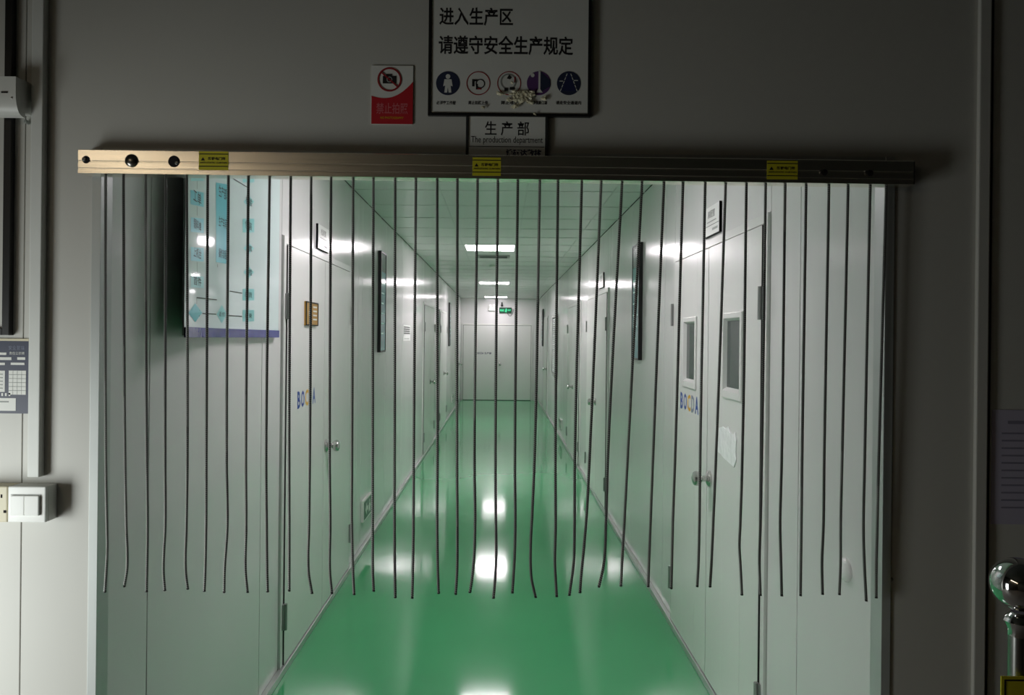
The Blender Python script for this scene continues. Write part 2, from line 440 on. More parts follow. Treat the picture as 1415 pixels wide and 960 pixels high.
# end door
dn[0] += 1
ed = link('door_%d' % dn[0], None, None, (-.967, DE, 0)); structure(ed, 'wide pale double door closing the end of the corridor')
W = 1.75; EH = 1.93
fr = MB(); fr.box(-.03, 0, -.02, 0, 0, EH + .03, 'door', .002); fr.box(W, W + .03, -.02, 0, 0, EH + .03, 'door', .002); fr.box(0, W, -.03, 0, EH, EH + .035, 'white', .003); fr.box(0, W, -.004, 0, 0, EH, 'gasket'); fr.build('frame', ed)
for i, (a, b) in enumerate(((.008, W / 2 - .006), (W / 2 + .006, W - .008))):
    lf = MB(); lf.box(a, b, -.028, -.004, .012, EH - .008, 'door', .002); leaf = lf.build('door_leaf', ed)
    if i == 1: knob(leaf, a + .07, .93, -.028)
    else:
        text_part('lettering', leaf, 'BOCDA', .37, .53, 1.18, 1.235, -.0286, 'navy', .02)
        text_part('lettering', leaf, '生产部', .55, .73, 1.18, 1.235, -.0286, 'navy', .02)
# exit sign etc. on the end wall
t = thing('exit_sign', 'green lit exit sign above the end door', 'exit sign', (.113, DE, 2.315))
one('housing', t, 'greensign', -.16, .16, -.035, 0, -.07, .07, b=.004)
g = MB(); lettering(g, '安全出口', -.14, -.03, -.03, .03, -.0357, 'exitglow', .02)
lettering(g, 'EXIT', .06, .14, -.02, .02, -.0357, 'exitglow', .02)
g.disc(.018, .036, .011, -.037, -.035, 'exitglow', 14)
g.prism([(.0, .022), (.03, .022), (.038, -.005), (.028, -.008), (.024, .006), (.03, -.05), (.018, -.05), (.012, -.018), (-.004, -.045), (-.014, -.04), (.002, -.01)], -.037, -.035, 'exitglow')
g.build('pictogram', t)
wr = MB(); wr.tube([(.15 - .03 * math.sin(i / 12 * math.pi) * 0 + .16 * (i / 12) - .1, -.02, -.07 - .12 * math.sin(i / 12 * math.pi) + .09 * (i / 12)) for i in range(13)], .005, 'ink', 6); wr.build('cable', t)
t = thing('emergency_light', 'small white twin-lamp box beside the exit sign', 'emergency light', (-.23, DE, 2.35))
one('housing', t, 'white', -.09, .09, -.05, 0, -.05, .05, b=.006)
for sx in (-.05, .05):
    d = MB(); d.lathe([(.028, 0), (.034, .03), (.028, .038)], 'whitegloss', 'y', (sx, -.045, .075), 16); d.build('lamp_head', t, True, normals=True)
t = thing('security_camera', 'small black camera over the exit sign', 'camera', (.02, DE, 2.46))
one('mount', t, 'black', -.02, .02, -.05, 0, -.01, .06, b=.004)
d = MB(); d.lathe([(.03, 0), (.032, .06), (.024, .066)], 'black', 'y', (0, -.03, -.02), 16); d.build('lens_body', t, True, normals=True)

# ------------------------------------------------------------------ things on the corridor walls
def wall_at(px, py, X):      # depth and height of a photographed point on a corridor wall face
    a, b = ray(px, py); D = X / a; return D, EYE + b * D

# -- flowchart poster with lifted near edge
PD0, PD1 = 2.255, 3.42
PZ0, PZ1 = 1.598, 2.43
def lift(D): t_ = min(1, (D - PD0) / .6); return .016 + .062 * (1 - t_) ** 2
def surf(D, z, off=0.0):     # local: x = depth, -y = off the wall
    e = 1e-3; sl = (lift(D + e) - lift(D)) / e; n = math.hypot(1, sl)
    return (D - PD0 - (-sl) / n * 0 + sl * -off / n, -(lift(D) + off / n), z - PZ0)
def pos_on_poster(px, py):
    lo, hi = PD0 - .2, PD1 + .2
    a, b = ray(px, py)
    for _ in range(40):
        m_ = (lo + hi) / 2
        if (XL + lift(m_)) / m_ < a: lo = m_
        else: hi = m_
    return lo, EYE + b * lo
pst = thing('wall_poster', 'large glossy white and teal flowchart poster with blue lower edge on left wall', 'poster', (XL, PD0, PZ0), RL)
def sheet(mb, z0, z1, off, m, d0=PD0, d1=PD1, n=28):
    vs_ = []; fs_ = []
    for i in range(n + 1):
        D = d0 + (d1 - d0) * (i / n) ** 1.0
        vs_ += [surf(D, z0, off), surf(D, z1, off)]
    for i in range(n): fs_.append((2 * i, 2 * i + 2, 2 * i + 3, 2 * i + 1))
    mb.add(vs_, fs_, m)
mb = MB(); sheet(mb, PZ0 + .024, PZ1, .003, 'postersheet')
k = mb.build('sheet', pst, True)
mb = MB(); sheet(mb, PZ0, PZ1, -.003, 'posterback')
vs_ = [surf(PD0, PZ0, -.003), surf(PD0, PZ0, .003), surf(PD0, PZ1, .003), surf(PD0, PZ1, -.003)]; mb.add(vs_, [(0, 1, 2, 3)], 'posterback')
vs_ = []; n = 28
for i in range(n + 1):
    D = PD0 + (PD1 - PD0) * i / n; vs_ += [surf(D, PZ0, -.003), surf(D, PZ0, .003)]
mb.add(vs_, [(2 * i, 2 * i + 1, 2 * i + 3, 2 * i + 2) for i in range(n)], 'posterback')
mb.build('backing_board', pst)
mb = MB(); sheet(mb, PZ0 - .006, PZ0 + .026, .0075, 'posterstrip'); sheet(mb, PZ0 - .006, PZ0 + .026, .003, 'posterstrip')
vs_ = []
for i in range(n + 1):
    D = PD0 + (PD1 - PD0) * i / n; vs_ += [surf(D, PZ0 - .006, .003), surf(D, PZ0 - .006, .0075), surf(D, PZ0 + .026, .003), surf(D, PZ0 + .026, .0075)]
mb.add(vs_, [(4 * i, 4 * i + 1, 4 * i + 5, 4 * i + 4) for i in range(n)] + [(4 * i + 2, 4 * i + 6, 4 * i + 7, 4 * i + 3) for i in range(n)], 'posterstrip')
mb.build('lower_edge_strip', pst)
def quad_on(mb, pxs, m, off):      # four measured corners, bilinear 5x2 patch on the sheet
    P4 = [pos_on_poster(*p) for p in pxs]
    vs_ = []
    for i in range(6):
        u_ = i / 5
        for v_ in (0, 1):
            a_ = [P4[0][j] * (1 - u_) + P4[1][j] * u_ for j in (0, 1)]; b_ = [P4[3][j] * (1 - u_) + P4[2][j] * u_ for j in (0, 1)]
            vs_.append(surf(a_[0] * (1 - v_) + b_[0] * v_, a_[1] * (1 - v_) + b_[1] * v_, off))
    mb.add(vs_, [(2 * i, 2 * i + 1, 2 * i + 3, 2 * i + 2) for i in range(5)], m)
def flow_box(x0, y0, x1, y1, m, text=None, tz=None, slant=0.0, diamond=False):
    mb = MB()
    if diamond:
        cx, cy = (x0 + x1) / 2, (y0 + y1) / 2
        c4 = [(x0, cy), (cx, y0), (x1, cy), (cx, y1)]
        mb.add([surf(*pos_on_poster(*p), .0038) for p in c4], [(0, 3, 2, 1)], m)
    else:
        quad_on(mb, [(x0, y0), (x1, y0 + slant), (x1, y1 + slant), (x0, y1)], m, .0038)
    for (ty0, ty1, s_) in (text or []):
        a_ = pos_on_poster(x0 + (x1 - x0) * .2, ty1); b_ = pos_on_poster(x1 - (x1 - x0) * .2, ty0)
        lettering(mb, s_, a_[0], b_[0], a_[1], b_[1], 0, 'ink', 0.0, fn=lambda x, z: surf(x, z, .0044))
    mb.build('flow_box', pst)
flow_box(262, 232, 280, 250, 'tealpale')
flow_box(261.5, 262, 280, 282, 'teal', [(268, 277, '工单')], slant=4)
flow_box(262, 300, 280, 320, 'teal', [(307, 315, '领料单')], slant=2)
flow_box(262, 341, 280, 360, 'teal', [(345, 354, '上机台')], slant=1.5)
flow_box(262, 381, 280, 397, 'tealpale', [(384, 393, '首件')], slant=1)
flow_box(258.5, 419, 278, 445, 'teal', [(428, 436, '检验判')], diamond=True)
flow_box(297, 252, 315, 362, 'teal', [(261, 271, '生产部'), (303, 312, '生产车间'), (346, 355, '操作流程')], slant=3)
flow_box(298, 421, 312, 447, 'tealpale', [(431, 437, '返修')], diamond=True)
flow_box(334, 242, 350, 252, 'tealpale')
flow_box(335, 270, 350, 287, 'tealpale', [(275, 281, '检验')], diamond=True)
flow_box(334, 302, 350, 321, 'tealpale', [(308, 315, '包装')])
flow_box(335, 335, 350, 351, 'tealpale', [(340, 346, '入库')], diamond=True)
flow_box(335, 368, 350, 384, 'tealpale', [(372, 379, '抽检')], diamond=True)
flow_box(334, 399, 350, 415, 'tealpale', [(404, 410, '出货')])
flow_box(334, 428, 350, 444, 'tealpale', [(433, 439, '结束')])
def flow_line(pts):
    mb = MB()
    for (a_, b_) in zip(pts[:-1], pts[1:]):
        A_, B_ = pos_on_poster(*a_), pos_on_poster(*b_); d_ = Vector((B_[0] - A_[0], B_[1] - A_[1])); nn = Vector((-d_.y, d_.x)).normalized() * .0015
        mb.add([surf(A_[0] + nn.x, A_[1] + nn.y, .0042), surf(A_[0] - nn.x, A_[1] - nn.y, .0042), surf(B_[0] - nn.x, B_[1] - nn.y, .0042), surf(B_[0] + nn.x, B_[1] + nn.y, .0042)], [(0, 1, 2, 3)], 'ink')
    mb.build('flow_line', pst)
for pts in ([(270.5, 285), (270.5, 298)], [(270.5, 323), (270.5, 338)], [(270.5, 362), (270.5, 378)], [(270.5, 250), (270.5, 261)], [(270, 420), (270, 411), (298, 414)], [(278, 433), (297, 434)], [(312, 435.5), (333, 437)], [(316, 402), (333, 405)], [(318, 245), (341, 259)], [(299, 365), (299, 369)]):
    flow_line(pts)

# -- hallway plates and frames
def frame_picture(X, rot, near, far, z0, z1, label, group):
    left = rot > 0
    t = thing('picture_frame', label, 'picture frame', (X, near if left else far, z0), rot, group)
    W, H = far - near, z1 - z0
    b_ = .014
    for bx_ in ((0, b_, 0, H), (W - b_, W, 0, H), (b_, W - b_, 0, b_), (b_, W - b_, H - b_, H)):
        one('frame_bar', t, 'black', bx_[0], bx_[1], -.028, 0, bx_[2], bx_[3], b=.002)
    one('picture', t, 'screen', b_, W - b_, -.024, -.002, b_, H * .80)
    one('title_band', t, 'screentop', b_, W - b_, -.0245, -.002, H * .80, H - b_)
    tx = MB()
    for i in range(6): tx.box(b_ + .03, W - b_ - .03 - .04 * (i % 3), -.0252, -.024, H * (.68 - .1 * i), H * (.68 - .1 * i) + .012, 'tealpale')
    tx.build('print_lines', t)
frame_picture(XL, RL, 6.28, 6.56, 1.47, 2.32, 'black framed notice on the left wall past the near double door', 'black framed notices in the corridor')
frame_picture(XR, RR, 5.24, 5.52, 1.455, 2.28, 'black framed blue notice on the right wall past the windowed double door', 'black framed notices in the corridor')
frame_picture(XL, RL, 14.8, 15.08, 1.43, 2.29, 'distant black framed notice on the left wall near the corridor end', 'black framed notices in the corridor')
frame_picture(XR, RR, 17.35, 17.63, 1.42, 2.28, 'distant black framed notice on the right wall near the corridor end', 'black framed notices in the corridor')

def door_plate(X, rot, near, far, z0, z1, big, label):
    left = rot > 0
    t = thing('door_sign', label, 'sign', (X, near if left else far, z0), rot, 'name plates over the corridor doors')
    W, H = far - near, z1 - z0
    one('plate', t, 'whitegloss', 0, W, -.012, 0, 0, H, b=.0015)
    e = MB(); e.box(W - .003 if not left else 0, W if not left else .003, -.0125, 0, 0, H, 'gasket'); e.box(0, W, -.0125, 0, -.003, .0, 'gasket'); e.build('dark_edge', t)
    text_part('title', t, big, W * .25, W * .72, H * .60, H * .86, -.0126, 'ink', .0)
    ln = MB(); ln.box(.01, W - .01, -.0128, -.012, H * .33, H * .345, 'ink'); ln.box(W * .2, W * .8, -.0127, -.012, H * .45, H * .49, 'vent'); ln.box(W * .55, W * .9, -.0127, -.012, H * .14, H * .22, 'vent'); ln.build('print_lines', t)
door_plate(XL, RL, 4.17, 4.43, 2.09, 2.225, '检测室', 'small white name plate over the near left double door')
door_plate(XR, RR, 3.37, 3.62, 2.09, 2.225, '装配室', 'small white name plate over the windowed right double door')
door_plate(XR, RR, 7.2, 7.5, 2.10, 2.24, '仓储室', 'small name plate over the second right double door')

# gold plate on the left door
t = thing('door_plaque', 'small gold plate with white figure on the near left door', 'sign', (XL, 3.87, 1.655), RL)
one('plate', t, 'gold', 0, .25, -.028, -.018, 0, .125, b=.002)
f = MB()
for bx_ in ((0, .25, 0, .006), (0, .25, .119, .125), (0, .006, .006, .119), (.244, .25, .006, .119)): f.box(bx_[0], bx_[1], -.031, -.026, bx_[2], bx_[3], 'ink')
f.build('border', t)
g = MB(); g.disc(.075, .09, .012, -.030, -.028, 'white', 16); g.prism([(.05, .078), (.10, .078), (.098, .05), (.09, .05), (.09, .018), (.06, .018), (.06, .05), (.052, .05)], -.030, -.028, 'white'); g.build('figure', t)
g = MB(); [g.box(.14, .22, -.0295, -.028, .03 + .022 * i, .038 + .022 * i, 'white') for i in range(4)]; g.build('print_lines', t)

# low evacuation indicators
def evac(X, rot, near, far, z0, z1, label):
    left = rot > 0; W, H = far - near, z1 - z0
    t = thing('evacuation_sign', label, 'exit sign', (X, near if left else far, z0), rot, 'low evacuation signs')
    one('housing', t, 'white', 0, W, -.02, 0, 0, H, b=.003)
    one('face', t, 'greensign', .015, W - .015, -.0215, -.018, .014, H - .014)
    g = MB(); g.prism([(W * .18, H * .5), (W * .34, H * .78), (W * .34, H * .6), (W * .52, H * .6), (W * .52, H * .4), (W * .34, H * .4), (W * .34, H * .22)], -.023, -.0214, 'white')
    g.disc(W * .72, H * .72, H * .08, -.023, -.0214, 'white', 12); g.prism([(W * .66, H * .62), (W * .8, H * .62), (W * .84, H * .4), (W * .76, H * .44), (W * .8, H * .2), (W * .72, H * .2), (W * .7, H * .36), (W * .6, H * .22), (W * .58, H * .3)], -.023, -.0214, 'white'); g.build('pictogram', t)
evac(XL, RL, 5.62, 5.97, .21, .37, 'low dark evacuation sign on the left wall near the floor')
evac(XL, RL, 15.9, 16.25, .22, .38, 'distant low evacuation sign on the left wall')
evac(XR, RR, 11.95, 12.3, .15, .31, 'distant low evacuation sign on the right wall')

# paper notice on the left wall
t = thing('paper_notice', 'small printed paper strip on the left wall beyond the framed notice', 'notice', (XL, 7.93, 1.56), RL)
one('paper', t, 'paper', 0, .62, -.002, 0, 0, .17)
g = MB()
random.seed(3)
for r_ in range(4):
    x = .05
    while x < .55:
        w_ = random.uniform(.03, .08); g.box(x, min(.57, x + w_), -.003, -.002, .075 + r_ * .022, .088 + r_ * .022, 'ink'); x += w_ + .02
g.box(.08, .5, -.003, -.002, .02, .026, 'vent'); g.build('print_lines', t)

# window with blind on the right wall
wn = link('window_1', None, None, (XR, 14.1, .93), RR); structure(wn, 'pale framed window with blind far along the right wall')
W, H = 1.2, 1.1
for bx_ in ((0, .05, 0, H), (W - .05, W, 0, H), (.05, W - .05, 0, .05), (.05, W - .05, H - .05, H)): one('window_frame', wn, 'aluminium', bx_[0], bx_[1], -.03, 0, bx_[2], bx_[3], b=.003)
one('pane', wn, 'glass', .05, W - .05, -.006, -.001, .05, H - .05)
sl = MB(); sl.box(.06, W - .06, -.02, -.008, 0, .022, 'slat'); sm = sl.mesh('slat')
for i in range(28): link('slat', sm, wn, (0, 0, .06 + i * .035))

# torn paper and white clip on the right wall
random.seed(11)
t = MB(); pts = [(-.15, .04), (-.14, .075), (-.115, .07), (-.105, .045), (-.075, .055), (-.04, .062), (0, .058), (.03, .07), (.06, .05), (.11, .045), (.13, .06), (.15, .03), (.14, -.02), (.15, -.05), (.12, -.085), (.07, -.08), (.03, -.075), (-.02, -.07), (-.07, -.06), (-.12, -.055), (-.14, -.02)]
t.prism(pts, -.0035, 0, 'wrinkled')
tag(t.build('torn_paper', None, False, (XR - .0185, 3.215, 1.165), RR), 'torn white paper remnant stuck to the right door leaf below its window', 'paper')
t = MB(); t.lathe([(.034, 0), (.034, .004), (.03, .010), (.02, .014), (.006, .016)], 'whitegloss', 'y', (0, 0, 0), 28)
tag(t.build('adhesive_pad', None, True, (XR, 2.13, .955), RR, normals=True), 'round white pad stuck on the right wall close to the opening', 'pad')

# ------------------------------------------------------------------ the cord curtain
DRF, DRB = 1.885, DW          # rail front and back
ct = thing('cord_curtain', 'curtain of braided metal cords hanging from a flat aluminium rail across the opening', 'curtain', (0, 1.905, 2.0))
def loc(px, py, D): x, z = at(px, py, D); return x, z - 2.0
x0, zt0 = loc(108, 206, DRF); x1, zt1 = loc(1263, 222, DRF); _, zb0 = loc(108, 238.5, DRF); _, zb1 = loc(1263, 255, DRF)
tilt = math.atan2(zt1 - zt0, x1 - x0)
zt, zb = (zt0 + zt1) / 2, (zb0 + zb1) / 2
def rz(x, f): return (zb + (zt - zb) * f) + math.tan(tilt) * (x - (x0 + x1) / 2)
yF, yB = DRF - 1.905, DRB - 1.905
rl = MB()
prof = [(yF, 0), (yF, .16), (yF + .0012, .18), (yF + .0012, .21), (yF, .23), (yF, .47), (yF + .0012, .49), (yF + .0012, .52), (yF, .54), (yF, .97), (yF + .002, 1), (yB, 1), (yB, .0), (yF + .002, -.01)]
n = len(prof); vs_ = []
for x in (x0, x1):
    for y, f in prof: vs_.append((x, y, rz(x, f)))
rl.add(vs_, [(i, (i + 1) % n, n + (i + 1) % n, n + i) for i in range(n)][::1] + [tuple(range(n - 1, -1, -1)), tuple(range(n, 2 * n))], 'rail')
rail = rl.build('rail', ct, normals=True)
def rail_pt(px, py): return loc(px, py, DRF)
bx, bz = rail_pt(182, 222); d = MB(); d.lathe([(.0165, 0), (.0165, .0015), (.0145, .0045), (.009, .0075), (.002, .0085)], 'bolthead', 'y', (bx, yF, bz), 28); d.build('bolt', rail, True, normals=True)
for px, py, r in ((119, 220.5, .0095), (240.5, 223, .0145)):
    bx, bz = rail_pt(px, py); d = MB(); d.disc(bx, bz, r, yF - .0006, yF + .001, 'hole', 28); d.build('bolt_hole', rail)
    sx = -.004 if px < 200 else .008
    d = MB(); d.lathe([(.0055, 0), (.0055, .002), (.003, .003)], 'steel', 'y', (bx + sx, yF - .0005, bz + (.001 if px < 200 else -.003)), 16); d.build('screw', rail, True, normals=True)
for px, py, r in ((1135, 238, .006), (1198, 239, .006)):
    bx, bz = rail_pt(px, py)
    d = MB(); d.disc(bx + .008, bz, r * 1.3, yF - .0006, yF + .001, 'hole', 24); d.build('bolt_hole', rail)
    d = MB(); d.lathe([(r, 0), (r, .002), (r * .5, .004)], 'bolthead', 'y', (bx, yF, bz), 20); d.build('bolt', rail, True, normals=True)
d = MB(); bx, bz = rail_pt(1263, 240); d.box(bx - .001, bx + .003, yF + .002, yB, rz(bx, .02), rz(bx, .98), 'gasket'); d.build('end_cap', rail)
for (a, b_, c, d_) in ((275, 209, 315.5, 235), (653, 217.5, 692, 243), (1060, 222, 1102, 248)):
    sx0, sz1 = rail_pt(a, b_); sx1, sz0 = rail_pt(c, d_)
    s_ = MB(); s_.box(sx0, sx1, yF - .0008, yF, sz0, sz1, 'yellow')
    h = sz1 - sz0; w_ = sx1 - sx0
    s_.box(sx0, sx1, yF - .0012, yF - .0006, sz0 + h * .17, sz0 + h * .215, 'ink'); s_.box(sx0, sx1, yF - .0012, yF - .0006, sz1 - h * .17, sz1 - h * .125, 'ink')
    s_.prism([(sx0 + w_ * .07, sz0 + h * .5), (sx0 + w_ * .21, sz0 + h * .5), (sx0 + w_ * .14, sz0 + h * .68)], yF - .0012, yF - .0006, 'ink')
    lettering(s_, '防静电门帘', sx0 + w_ * .32, sx1 - w_ * .1, sz0 + h * .52, sz0 + h * .69, yF - .0013, 'ink', .02)
    lettering(s_, 'ANTI-STATIC CURTAIN', sx0 + w_ * .04, sx1 - w_ * .04, sz0 + h * .34, sz0 + h * .43, yF - .0013, 'ink', .02)
    s_.build('warning_sticker', rail)

CORDS = [  # photographed points of each cord from the rail down to its tip
 [(145.8,240),(145.8,640),(147,725),(147.4,759),(143.9,819)], [(170.6,241),(172,640),(173.1,725),(173.9,786),(169.6,812)],
 [(201.2,241),(202.2,640),(202.8,725),(201.6,788),(200.8,819)], [(229,242),(228.3,640),(228.5,725),(226,788),(228,816)],
 [(258,242),(258.6,640),(257.2,725),(256,788),(259,814.5)], [(287,242),(285.7,640),(285.7,725),(284.7,788),(283.7,816)],
 [(315.6,243),(313.6,640),(314.8,725),(311,788),(310.6,818)], [(343.3,243),(339.7,640),(340.1,725),(339.1,788),(342,819)],
 [(372.6,243),(368.2,640),(369,725),(369.8,788),(370.6,817)], [(401.7,244),(399,640),(399,725),(398.7,788),(398.7,818)],
 [(430,244),(428.3,640),(427.5,725),(427,788),(432,819)], [(457.4,245),(455.8,640),(456.8,725),(456.4,788),(459.4,819)],
 [(488,245),(486.7,640),(486.7,725),(488.4,788),(490,820.5)], [(516,245),(514.6,640),(514.6,725),(514.6,788),(515.8,818)],
 [(546,246),(545.4,640),(545.4,725),(546,788),(546.6,825)], [(574.7,246),(571.5,640),(571,725),(570.2,788),(569.2,827.6)],
 [(604,246),(604.2,640),(603.8,725),(604.6,788),(605.8,821.4)], [(632,247),(631.5,640),(631.9,725),(631.5,788),(629.5,821.6)],
 [(660,247),(655.6,640),(656.4,725),(655,768),(652.4,798),(649,820)], [(688,247),(684.6,640),(685.2,725),(685.6,768),(684.4,798),(681.9,828)],
 [(715.5,248),(711.5,640),(712,725),(711,768),(708,818.7)], [(746,248),(738.3,640),(735.3,709),(733,759),(734.3,798),(740.2,824.6)],
 [(771,248),(767.3,640),(767.5,725),(766.6,778),(769,823)], [(804,249),(794.3,640),(794,725),(792.7,778),(786.7,823)],
 [(831,249),(814.4,640),(810.5,715),(806.5,762),(803,798),(801.6,819.5)], [(860,249),(839.6,640),(837.2,719),(834.2,778),(827.3,810.6)],
 [(887.6,250),(866.9,640),(862.9,719),(860,768),(858,809.8)], [(917.7,250),(902,640),(899,719),(897,768),(895.6,810.6)],
 [(944,250),(932.2,640),(929.2,719),(927.8,768),(926.6,812)], [(974.6,251),(966.8,640),(965.7,720),(964.2,776),(962.3,809.3)],
 [(1003,251),(989.5,640),(986.7,710),(984,776),(982,812)], [(1031.4,252),(1026,640),(1023.5,725),(1022.4,755),(1024,784),(1026,823)],
 [(1058,252),(1052.6,640),(1051,725),(1049.6,778),(1051,823)], [(1085,252),(1079.4,640),(1077,725),(1078,778),(1078.7,822)],
 [(1114,253),(1109,640),(1108.5,725),(1108.1,778),(1107.8,824.4)], [(1145.5,253),(1139.3,640),(1138.6,725),(1136.7,778),(1137.6,822)],
 [(1172,253),(1164.3,640),(1162.9,725),(1163,778),(1161.6,823)], [(1202.6,254),(1194.5,640),(1192.8,735),(1193.7,772),(1196.4,830)],
 [(1224.7,254),(1214.7,640),(1213,725),(1212,778),(1212,827)]]
DC = 1.903
def pchip(zs, xs):           # monotone-safe Hermite through the measured points
    n_ = len(zs); d_ = [(xs[i + 1] - xs[i]) / (zs[i + 1] - zs[i]) for i in range(n_ - 1)]
    m_ = [d_[0]] + [(d_[i - 1] + d_[i]) / 2 for i in range(1, n_ - 1)] + [d_[-1]]
    def f(z):
        i = 0
        while i < n_ - 2 and z < zs[i + 1]: i += 1
        h = zs[i + 1] - zs[i]; t_ = (z - zs[i]) / h
        return (2 * t_**3 - 3 * t_**2 + 1) * xs[i] + (t_**3 - 2 * t_**2 + t_) * h * m_[i] + (-2 * t_**3 + 3 * t_**2) * xs[i + 1] + (t_**3 - t_**2) * h * m_[i + 1]
    return f
random.seed(5)
for pts in CORDS:
    P2 = [loc(px, py, DC) for px, py in pts]
    P2[0] = (P2[0][0], P2[0][1] + .012)
    fx = pchip([p_[1] for p_ in P2], [p_[0] for p_ in P2])
    ztop, zbot = P2[0][1], P2[-1][1]
    step = .0013; nr = int((ztop - zbot) / step); NS = 8
    vs_ = []; ph = random.uniform(0, 6.28); sway = random.uniform(-.008, .008)
    for i in range(nr + 1):
        z = ztop - (ztop - zbot) * i / nr; x = fx(z); a0 = ph + (ztop - z) / .0104 * 2 * math.pi
        yy = DC - 1.905 + sway * ((ztop - z) / (ztop - zbot)) ** 2
        for k in range(NS):
            a = 2 * math.pi * k / NS; r = .0026 + .0014 * abs(math.cos(a - a0))
            vs_.append((x + math.cos(a) * r, yy + math.sin(a) * r, z))
    fs_ = [(i * NS + k, (i + 1) * NS + k, (i + 1) * NS + (k + 1) % NS, i * NS + (k + 1) % NS) for i in range(nr) for k in range(NS)]
    cm = MB(); cut = (nr - 3) * NS
    cm.add(vs_, fs_[:cut], 'cord')
    gapm = cm.mi('cordgap')
    for i in range(nr - 3):
        a0 = ph + (i + .5) * (ztop - zbot) / nr / .0104 * 2 * math.pi
        for k in range(NS):
            if abs(math.cos(2 * math.pi * (k + .5) / NS - a0)) < .62: cm.m[i * NS + k] = gapm
    tipm = cm.mi('cordtip'); cm.f += fs_[cut:] + [tuple(nr * NS + k for k in range(NS))]; cm.m += [tipm] * (len(fs_) - cut + 1)
    cm.build('cord', ct, True, normals=False)

# ------------------------------------------------------------------ signs on the front wall
def fpt(px, py, D=DW): return at(px, py, D)
DS = DW - .012
sx0, sz0 = fpt(591, 159, DS); sx1, _ = fpt(816, 159, DS); sz1 = 2.54
sg = thing('safety_sign', 'large white sign with black border and five round pictograms over the opening', 'sign', (sx0, DW, sz0))
W, H = sx1 - sx0, sz1 - sz0
one('board', sg, 'white', .004, W - .004, -.009, 0, .004, H - .004)
for bx_ in ((0, .0075, 0, H), (W - .0075, W, 0, H), (.0075, W - .0075, 0, .0075), (.0075, W - .0075, H - .0075, H)): one('border_bar', sg, 'black', bx_[0], bx_[1], -.012, 0, bx_[2], bx_[3], b=.001)
def sl_(px, py): x, z = fpt(px, py, DW - .009); return x - sx0, z - sz0
def line_on(parent, name, body, px0, py0, px1, py1, m, bold, y=-.0094):
    xa, zb_ = sl_(px0, py1); xb, zt_ = sl_(px1, py0); return text_part(name, parent, body, xa, xb, zb_, zt_, y, m, bold)
line_on(sg, 'lettering', '进入生产区', 607, 11, 709, 35, 'ink', .017)
line_on(sg, 'lettering', '请遵守安全生产规定', 606, 50.5, 792, 75, 'ink', .017)
caps = ['必须穿工作服', '禁止拍照上传', '禁止堆放', '必须佩戴口罩', '请走安全通道内']
cx_ = [619, 661, 703.5, 744.5, 786]
cw_ = [(603, 630), (647, 674), (692, 716), (732, 756), (768, 803)]
